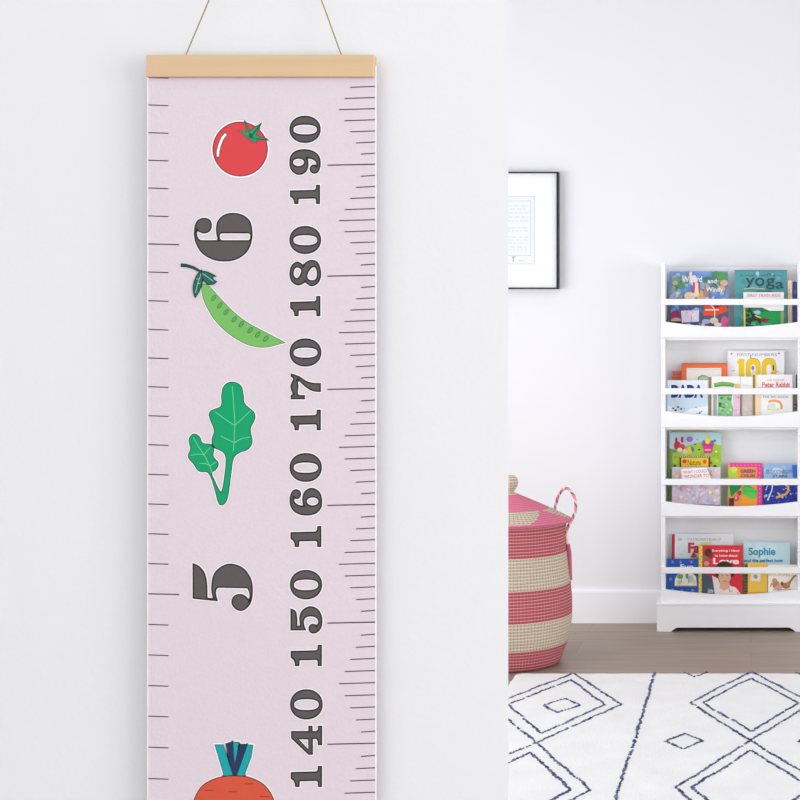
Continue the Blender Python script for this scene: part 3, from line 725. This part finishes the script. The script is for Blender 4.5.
# --- tier 2
def a_sal(A, x0, x1, y0, y1):
    for y in (374.5, 378): Ln(A, [(x0, y), (x1, y)], .5, 'b8503f')
book(1, 0, 672, 690, 371.2, 'd4745f', 'dull salmon book tucked behind the orange framed cover', art=a_sal, thick=.01)
def a_orange(A, x0, x1, y0, y1):
    R(A, x0+5.2, y0+4.6, x1-6, y1, 'eee9e2'); R(A, x0+6, y0+5.6, x1-6.8, y0+6.2, 'dcd5cc'); 
    Ln(A, [(698,380),(699,377.2),(702,375.8),(706,376.5),(709,379)], 1.8, '8a9a84'); E(A, 705, 379, 5.5, 2.4, 'c3cfc4')
    Ln(A, [(x0, y0+.4), (x1, y0+.4)], .9, 'c95a30')
book(1, 1, 681.2, 727.2, 363.4, 'ee7344', 'book with a thick orange border on the second tier', art=a_orange, thick=.014)
def a_dada(A, x0, x1, y0, y1):
    R(A, x0, 392, x1, y1, 'cfe2f0'); P(A, [(x0, y1), (x0, 404), (682, 414), (690, 409), (x1, 406), (x1, y1)], 'f2f6fa'); R(A, x0, 381, x0+1.2, y1, 'a3bcd0')
    T(A, 'DADA', 687, 391.4, 32, 13, '1f4484', 0, .05)
    for (x, y, r) in ((673,408.5,1.2),(675.5,410.4,1.5),(678,407.2,1.3),(681,409,1.2),(684,408.6,.8),(696,407.5,.9),(699.5,413.2,1.2),(701.5,411.6,.9),(697,413.8,.7)): E(A, x, y, r, r*.7, '4c4f57' if r > 1.1 else '9aa3ae')
book(1, 2, 666.2, 708.2, 380.4, 'eef4fb', 'pale blue book titled DADA in navy letters, at the left end of the second tier', art=a_dada, thick=.01)
def a_cater(A, x0, x1, y0, y1):
    R(A, x0, 377, x0+2.6, y1, '9a7c4c'); Ln(A, [(714,385.4),(722,383.8),(731,384.6),(734,386)], 4.2, '7fb85a'); Ln(A, [(715,386.5),(723,385.5),(731,386)], 1.4, '5c9a48')
    R(A, x0+2.6, 394, x0+4.4, y1, 'dde2e6'); R(A, x0+4.4, 394, x0+8, y1, 'a6a9b0'); P(A, [(718,395),(732,395),(731.5,403),(733.5,409),(731,y1),(717,y1)], '8fc98c')
    scatter(A, 718, 396, 732, 416, ['b9dca8','6db06a','5a9a5c','d3e6b4','3f7a4c'], 26, .6, 1.6, 22); Ln(A, [(717.8,395),(732,395)], 1.4, '4d7a4a'); R(A, 733.6, 389, x1, y1, 'ecc6e0')
    scatter(A, 733.8, 395, x1, 416, ['f3d6ea','dba8cc'], 8, .5, 1.1, 23); E(A, 737, 386, 2.4, 2.2, 'f2cc6a'); E(A, 735, 384.6, 1, .9, 'f0b0a0')
book(1, 2, 708.8, 740, 376.6, 'f3f2f0', 'white book with a long green shape and leafy picture, beside the navy titled one', art=a_cater, thick=.012)
def a_tan(A, x0, x1, y0, y1): R(A, x0, 393, x1, y1, 'cfc6bc'); R(A, x0, 393, x0+2, y1, 'a08c7a'); scatter(A, x0+2, 394, x1, 416, ['d8d0c8','c0b6aa'], 8, .6, 1.5, 24); Ln(A, [(x0+1.5,385),(x1-1,385.6)], .6, 'd3d3d6')
book(1, 2, 740.4, 752.6, 376.8, 'f3f3f2', 'narrow white and greige book below the yellow number 100', art=a_tan, thick=.012)
def a_hund(A, x0, x1, y0, y1):
    T(A, 'FIRST NUMBERS', 757, 354.6, 40, 2.8, '8f96a6', 0, 0); E(A, 731.5, 353.6, 1, 1, 'd98aa0'); E(A, 779, 353.2, 1.1, .9, 'd46a7a'); Ln(A, [(750.5,354),(750.8,358)], .9, '5c6a9a')
    Y_ = 'f2cd2c'
    P(A, [(737,361.5),(739.5,358.8),(744.4,358.8),(744.4,380),(738.6,380),(738.6,363.5),(737,364)], Y_)
    for cx in (753.2, 769): 
        o_ = ell(cx, 369.5, 7.2, 11.2, 0, 30, 2.8); i_ = ell(cx, 370.4, 2.6, 6, 0, 24, 2.4); A.fill([o_, i_], mat(Y_, .5, .03))
        A.line(o_, .5, mat('d6a81e', .5), True)
    E(A, 752.8, 368, 1.5, 2, '7a7fb4'); E(A, 753.6, 372, 1.6, 2, 'f0d4c4'); Ln(A, [(773.4,365),(773.8,370.4)], 1.4, '3f4a86'); Ln(A, [(771,372.6),(778.5,371.6)], 1, 'f0a48c'); E(A, 733.6, 370.6, 1.6, .8, 'f0b0b8')
book(1, 0, 727.4, 784.4, 350.8, 'f5f5f8', 'large white book with big yellow number 100 at the back of the second tier', art=a_hund)
def a_tale(A, x0, x1, y0, y1):
    R(A, x0, y0, x0+2.4, y1, '9a8440'); P(A, [(x0+2.4,y0),(x0+4.6,y0),(x0+3.6,y1),(x0+2.4,y1)], 'efe0a0')
    T(A, 'THE TALE OF', 775.5, 380.2, 17, 2.2, 'd9776e', 0, .01); T(A, 'Peter Rabbit', 776.2, 384.8, 28, 5, 'e0685f', 0, .03); Ln(A, [(758,387.5),(790,387.2)], .5, 'b9a9a6')
    R(A, x0+2.4, 394, x0+8.4, y1, 'f1d8c2'); T(A, 'THE BIG BOOK', 775.6, 397, 26, 2.6, '8a9088', 0, 0)
    Ln(A, [(768.6,402.4),(771.5,401),(776,400.8),(780,402.6),(781.8,406),(781.2,409.4)], 2.3, 'f0a860'); Ln(A, [(767.6,409.4),(774,410.2),(779,409.2)], 1.6, 'd3e08c'); E(A, 772.5, 405.6, 3.4, 2.2, 'cfe6da'); E(A, 768.2, 406.8, 1.3, 1.3, 'dcd6b4')
book(1, 2, 752.9, 792.6, 374.8, 'f3f2f1', 'white book with red lettering above an orange arc, right part of second tier', art=a_tale, thick=.011)
def a_br(A, x0, x1, y0, y1): R(A, x0, 394, x1, y1, 'a59a86'); scatter(A, x0, 395, x1, 412, ['8a5a4a','c3b8a0','7f8a70'], 8, .5, 1.3, 26); R(A, x1-1.4, y0, x1, 388, '2f3648')
book(1, 1, 793.0, 797.5, 375, 'ebe9ea', 'narrow book with brown speckled cover at the right end of the second tier', art=a_br)
# --- tier 3
book(2, 0, 672.4, 706, 430.8, 'e2d59a', 'yellowish book of which only the top edge shows behind the green springtime cover', thick=.009)
def a_spring(A, x0, x1, y0, y1):
    P(A, [(x0,y0),(x1,y0),(x1,446),(712,443),(702,442.5),(690,445),(678,449),(x0,449)], 'b9d9e4')
    scatter(A, x0+1, 450, x1-1, 466, ['a5cc3c','97bf38','b3d84e','8fb83c'], 26, 1, 2.6, 31)
    # red long-tailed figure, striped mound, pink cup with yellow blossom
    for c in ((677,446,3.4,4.6,'cf3540'),(681.5,447.5,3.4,3.2,'d84a4c'),(676,441,1.2,3.6,'b82f44'),(682,440,1.4,3.2,'d0343c'),(679.5,450,2.6,2,'f0ddd6'),(674.4,451.8,2.4,1.3,'3f9ac4'),(685,451.4,2.4,2.2,'f2d0c4')): E(A, *c)
    P(A, [(687,454),(687.6,446),(691,448),(692,454)], 'f0cc3a'); P(A, [(690.4,446.4),(694.2,449),(693,453),(691,450)], '3f8aa8')
    E(A, 689.4, 439.5, 3.2, 2.7, '9a74c4'); E(A, 690, 439.5, 1.4, 1, 'd46aa4'); E(A, 697, 439.8, .8, .7, '8a94d0')
    P(A, [(702,444.6),(713.6,444.6),(711.6,453.6),(704,453.6)], 'e23c8c'); E(A, 707.8, 444.8, 6, 1.7, 'c43a86'); R(A, 704.6, 449.6, 711, 450.8, 'f6c4dc')
    E(A, 707.6, 441, 2.6, 3.4, 'f0e04a'); E(A, 703.6, 442.6, 1.6, 2.2, '8a6cc0'); E(A, 712, 442.6, 1.8, 2, '8a6cc0'); E(A, 708, 437, 1.6, 1.4, 'e6d43c'); E(A, 714.6, 441, 1.2, 1.2, '3f7f50')
    for c in ((675,457.5,1.8,'d8854a'),(674.6,466,1.6,'5a3a2a'),(699,450,1,'3f4a2a'),(695,444.6,1.1,'b8404a'),(716,452,1.1,'f0f0c0'),(717.4,458,1,'d8a040'),(715,466.4,1.6,'6a4030'),(711,463,1.4,'b8483c')): E(A, c[0], c[1], c[2], c[2]*.8, c[3])
    R(A, 679.5, 456.4, 710, 468, '4c3a34')
    for i in range(16): R(A, 680.2+i*1.86, 456.6, 681.1+i*1.86, 457.6, 'f0f0e8')
    R(A, 681, 458, 708.4, 468, 'f4c936'); T(A, 'Nature', 694, 462.8, 13, 6, '5f7a34', 0, .02); E(A, 684.4, 461.8, 2.2, 2, 'd8452c'); E(A, 704.6, 462, 2, 2.2, 'e2622c'); Ln(A, [(681,467.3),(708,467.3)], .8, 'c98a2a')
book(2, 1, 669.2, 721.2, 432.8, 'a3cb40', 'tall lime green springtime book with yellow title panel, left on the third tier', art=a_spring, thick=.014, spine='7c9a3a')
def a_lilac(A, x0, x1, y0, y1):
    scatter(A, x0, y0+.6, x1, y1, ['dcd3e6','d8c6d6','e9d9cf','cfc3e0','e6cfc0','f0e0e4','c5c3e2','ead2a8','eec8d0','b9bfe0','e4b4b0','c8a8cc','f2e0b0','b4c8d8'], 280, .5, 2.0, 41)
    P(A, [(681,469.4),(706.6,467.8),(708.6,473),(711,479),(682,480)], 'f7f4f6')
    T(A, 'WHAT I COULD', 695, 471.8, 24, 3.2, 'd8695c', -.07, .02); T(A, 'WONDER TO', 696.4, 476.2, 25, 3.2, 'dc6a58', -.06, .02); E(A, 676.6, 476, 2.6, 2.2, 'e6c98c'); P(A, [(690,y1-10),(x1,y1-9),(x1,y1),(706,y1)], '5a3f94')
book(2, 2, 671.8, 720.2, 467.6, 'dccfe0', 'pale lilac mottled book with red lettering, in front of the lime green one', art=a_lilac, thick=.012)
def a_pinkg(A, x0, x1, y0, y1):
    R(A, x0+.3, y0+4, x1-5, y1, 'f0a23c')
    for i in range(9): E(A, x0+2+i*3.7, y0+2, 1.2, .7, 'f27ab8', .6)
    for i in range(10): E(A, x1-2.4, y0+6+i*4, .9, 1.1, 'f27ab8')
    P(A, [(x0+.3,y0+4),(x0+9,y0+4),(x0+10,478),(x0+.3,478)], 'b6dc4a'); E(A, 734, 470, 3.4, 3, 'd4e060')
    P(A, [(728.2,485),(742.6,485),(740,489),(734,494.6),(732,497),(729,493)], '1f8f50'); P(A, [(728.2,484),(729.2,484),(731,498),(728.2,498)], '9ad04a')
    E(A, 749.6, 492.2, 8, 4.2, '52c85a'); E(A, 747, 488.4, 4.6, 3, '52c85a'); E(A, 752, 496, 5.4, 2.6, '5fcc50'); Ln(A, [(744,486),(752,487.6)], .7, '3f7f60'); Ln(A, [(743,491),(756,491.6)], .5, '3fa050')
    E(A, 739.3, 493.2, 2.2, 2.6, 'b03f5e'); E(A, 736.4, 498.6, 3, 3, 'd8506e'); R(A, 729, 498.4, 734, 508, '7a3440'); E(A, 732, 500.4, 1.5, 2, '3a2a30'); E(A, 736, 498, 1.3, 1.5, 'f0a0a8')
    T(A, 'GREEN', 748, 471.4, 15, 3.6, '8a3f94', 0, .03); T(A, 'CHUM', 747.8, 476, 14, 3.2, '9a4a90', 0, .03)
book(2, 1, 727.6, 762.2, 463.4, 'ea3f9a', 'bright book with hot pink border and orange and green picture, middle of the third tier', art=a_pinkg, thick=.012, spine='f0a04a')
def a_blue(A, x0, x1, y0, y1):
    scatter(A, x0, y0+.5, x1, 478, ['9cc0e6','a9cdee','8ab4e2','b9d6f0'], 26, 1.5, 3, 51); P(A, [(792,y0+1),(x1,y0+1),(x1,478),(793,478)], '3f6fc8')
    E(A, 777, 471, 5.4, 3.4, 'd0dcee'); T(A, 'GOODNIGHT', 780.4, 472.2, 25, 3.6, '6a7f9c', 0, .01); T(A, 'STARS', 780, 476.4, 15, 2.6, '5a6a90', 0, .02); E(A, 767.6, 471.8, 1.8, 2.6, '7a9ab8')
    R(A, x0, 483, x1, y1, '2c3fa4'); scatter(A, x0, 485, x1, 505, ['5f78d0','8fa6e8','3448b0','222f8c','c3d2f2'], 60, .4, 1.2, 52)
    Ln(A, [(772.6,484),(772,490),(769.6,496),(767.4,500.6)], 1.2, 'dfe6ea'); Ln(A, [(767.6,485.6),(766.4,489)], 1, 'b8c8ee')
    Ln(A, [(785.4,484.6),(788,487),(788.4,491),(785.6,494.6),(780,496.6),(776,497.8)], 2.2, 'f0b45c'); Ln(A, [(774,485.4),(780,484.8)], 1.2, 'e8b060'); Ln(A, [(777.6,492.6),(779.6,495.6)], 1.2, 'f2d46a')
book(2, 1, 763.6, 797.7, 464.4, '9cc0e6', 'blue book with pale sky top and starry moon picture, right end of the third tier', art=a_blue, thick=.012)
# --- tier 4
def a_fa(A, x0, x1, y0, y1):
    P(A, [(x0,y0),(x0+3,y0),(x0+3,y1),(x0,y1)], 'd02840'); R(A, x0+3.4, y0+1, x1-.6, y1, 'e9f0f2'); E(A, 679.6, 539.8, 2.4, 1.6, 'c8ccd2')
    T(A, 'THE CHILDREN\u2019S BOOK OF', 704, 540, 34, 2.6, 'a3adb0', 0, .01); T(A, 'Fa', 694, 548.4, 12.6, 10.6, 'cf3f4e', 0, .05); P(A, [(690,558),(693.6,551.4),(697,558)], 'd0485a'); R(A, 700, 542.6, 711.5, 547, 'dce8a4')
    scatter(A, 676, 543, 687, 557, ['d6e6e0','dcebee','e6d8da'], 10, .8, 2, 61); P(A, [(686,560),(700,556.4),(712,560)], 'c3d46a')
book(3, 0, 671.6, 733.2, 534.8, 'f2f2f4', 'wide white book with red spine and red title letters, back of bottom tier', art=a_fa, thick=.014)
def a_star(A, x0, x1, y0, y1):
    for (x, y) in ((672.4,562.6),(680.4,562.6),(691.2,562.4),(670.4,579.4),(672.6,590),(681.6,591),(692.6,590.4),(669.8,570.4)):
        A.fill([(x+math.cos(PI*i/5-PI/2)*(1.7 if i % 2 == 0 else .8), y+math.sin(PI*i/5-PI/2)*(1.7 if i % 2 == 0 else .8)) for i in range(10)], mat('e07a94', .5, .03))
    T(A, 'Fun', 686.6, 567, 13, 4.6, 'e9f0fa', 0, .02)
    P(A, [(674.4,586.4),(675,579),(677.4,575),(682,573.4),(692,573.4),(696,577),(697,586.4)], 'f0ecc8'); R(A, 675.6, 574, 696, 585, 'dfe8dc') if False else None
    for c in ((680,577,3,2.4,'6fae5c'),(684.4,581,2.6,3.6,'e6e6f0'),(679.4,582.6,2.4,2.4,'d8c8a0'),(690.6,579.6,2.8,3.6,'b8c4cc'),(694,582.6,1.6,2.6,'e2c8b4'),(687,576.6,1.5,2.6,'7f9a6a')): E(A, *c)
    Ln(A, [(674.4,585.8),(697,585.8)], .8, 'd8c46a'); Ln(A, [(681,583),(682,578)], .5, '5a6a5c'); Ln(A, [(688,584),(689,578)], .5, '5a6a7c')
book(3, 2, 667.0, 698.2, 559.6, '1c5cb4', 'royal blue book with small pink stars at the left end of the bottom tier', art=a_star, thick=.012)
def a_love(A, x0, x1, y0, y1):
    R(A, x0, y0, x0+3.6, y1, 'e9cf5c')
    for i in range(18): E(A, x0+1.8+(.7 if i % 2 else -.7), y0+2+i*2.9, .5, .7, 'b87a3a')
    for c in ((708,553,3.6,4.2,'4a3228'),(705,559,2.8,3,'8a6a50'),(710.5,556,2,3,'6a3f34'),(706.4,564,2.8,2.4,'c39a7c')): E(A, *c)
    T(A, 'Everything I Need', 725.6, 551.5, 27, 2.8, 'f8e4e4', 0, .02); T(A, 'to know about', 726, 556, 23, 2.6, 'f6dcdc', 0, .02); T(A, 'Love', 726, 561.6, 26, 6.2, 'f8e6e8', 0, .03)
    P(A, [(701.8,573),(718,579),(721,590),(722,y1),(701.8,y1)], '4a5862'); P(A, [(705,573),(718,573),(718,579),(709,577)], 'c22e38')
    E(A, 724.4, 567.6, 8.4, 5.8, '3e2a22'); E(A, 717.6, 573, 2.2, 4.4, '3e2a22'); E(A, 731.8, 573, 2.2, 4.4, '4a3228')
    E(A, 724.6, 577, 6.2, 7.6, 'e3b596'); P(A, [(720,582),(729,582),(731,589),(718,589)], 'dcab8c'); Ln(A, [(722,582),(727,582)], .6, '9a4a44'); E(A, 722, 576, .6, .5, '4a3228'); E(A, 727.2, 576, .6, .5, '4a3228'); Ln(A, [(724.6,577),(724.3,579.4)], .4, 'c08a70')
    P(A, [(712,576),(718,579),(721,587),(730,586),(736,588),(742,596),(742,y1),(716,y1)], 'efe2de') ; E(A, 724.6, 577, 5.4, 6.8, 'e3b596'); P(A, [(721,582),(728.5,582),(730,588),(724,591),(719.4,588)], 'dcab8c'); Ln(A, [(722.4,581.4),(726.8,581.4)], .6, '9a4a44'); E(A, 722.4, 576, .6, .5, '4a3228'); E(A, 727, 576, .6, .5, '4a3228')
    scatter(A, 728, 588, 741, 596, ['d8a0b8','c9b0d0','f3ecec'], 9, .6, 1.2, 66); T(A, 'Little readers', 715, 590.8, 14, 4, 'e8ecee', 0, .01)
book(3, 2, 698.6, 742.6, 546.2, 'd8323c', 'red book with a smiling child portrait and white title, middle of the bottom tier', art=a_love, thick=.014)
def a_coil(A, x0, x1, y0, y1):
    R(A, x0, y0+.4, x0+2.6, y1, '8a6a30')
    for i in range(11): R(A, x0-.4, 566+i*3.1, x0+2.6, 567.5+i*3.1, '2a2622')
    R(A, 750.6, 573, 760.6, 581.6, 'f0ead8'); E(A, 755.6, 577, 2.2, 2.2, '9aa8a4'); R(A, x0+3, 592.4, x1-1, 593, 'c3973a'); E(A, 749, 566, 1, .7, 'f0dc90')
book(3, 2, 745.2, 767.4, 563.4, 'efc14e', 'small yellow notebook-like book with black coil binding on the bottom tier', art=a_coil, thick=.008)
def a_soph(A, x0, x1, y0, y1):
    scatter(A, x0, y0, x1, 575, ['c4e2ea','cfe8ee','bcdde6'], 22, 2, 4, 71); T(A, 'Sophie', 762, 553, 27, 10, '3c93b8', 0, .03)
    T(A, 'and the perfect bow', 763.6, 561.4, 39, 4.4, '2b86b8', 0, .04); E(A, 757, 554, 1.2, 1.4, '8fc05a')
book(3, 1, 743.4, 790, 543.2, 'c6e3ea', 'pale aqua book with blue name title at the back right of the bottom tier', art=a_soph, thick=.012)
def a_sq(A, x0, x1, y0, y1):
    T(A, 'SQUIRRELS', 781, 575.3, 25, 3, 'dccb74', 0, .02)
    for c in ((776,585,3.6,4.2,'c98a5c'),(774.6,581,2.6,2.4,'d39a6c'),(778.6,588,3.6,3,'d8a4a0'),(786,586,4.2,3,'c07f4c'),(782,584,1.6,2,'8a5530'),(788.6,583.6,2.2,2,'d8a070')): E(A, *c)
    Ln(A, [(788,585),(791,581),(794,577),(796,575.6)], 2, 'b8854e'); Ln(A, [(772,583),(770.6,587)], 1.4, 'cf9c60'); Ln(A, [(773,590),(791,589.6)], .8, 'b0a080')
book(3, 2, 768.0, 797.6, 565.4, 'f7f5ee', 'white book with two tan animals and yellow lettering, right end of the bottom tier', art=a_sq, thick=.01)

# ================================================================== CAMERA AND LIGHT
cam = bpy.data.cameras.new('camera'); co = bpy.data.objects.new('camera', cam); COL.objects.link(co)
co.location = (0, 0, H); co.rotation_euler = (PI/2, 0, 0)
cam.sensor_width = 36; cam.lens = 36*F/800; cam.shift_x = (400-CX)/800; cam.shift_y = -(400-CY)/800; cam.clip_start = .05
sc.camera = co
def area(name, loc, rot, sx, sy, e, col=(1, 1, 1)):
    l = bpy.data.lights.new(name, 'AREA'); l.shape = 'RECTANGLE'; l.size = sx; l.size_y = sy; l.energy = e; l.color = col
    o = bpy.data.objects.new(name, l); COL.objects.link(o); o.location = loc; o.rotation_euler = rot; return o
for i, ((a_, c_, z0, z1), e) in enumerate(zip(OPENINGS, (50, 24.5))):
    area('unseen_side_light', (XR+.09, (a_+c_)/2, (z0+z1)/2), (0, PI/2, 0), z1-z0, c_-a_, e, (.97, .99, 1) if i == 0 else (.93, .97, 1))  # near one: daylight from the right; far one: fill added for the back room
area('unseen_side_light', (XL-.09, (WL[0]+WL[1])/2, (WL[2]+WL[3])/2), (0, -PI/2, 0), WL[3]-WL[2], WL[1]-WL[0], 46, (.94, .97, 1))  # fill added from the left, lifts the bookcase's shadow on the back wall
w = bpy.data.worlds.new('daylight'); sc.world = w; w.use_nodes = True
bgn = w.node_tree.nodes['Background']; bgn.inputs[0].default_value = (.96, .98, 1, 1); bgn.inputs[1].default_value = 1.34
vs = sc.view_settings; vs.view_transform = 'Standard'; vs.look = 'None'; vs.gamma = 1; vs.use_curve_mapping = False; vs.exposure = 0.09
sc.cycles.use_denoising = True
sc.cycles.max_bounces = 10; sc.cycles.diffuse_bounces = 6
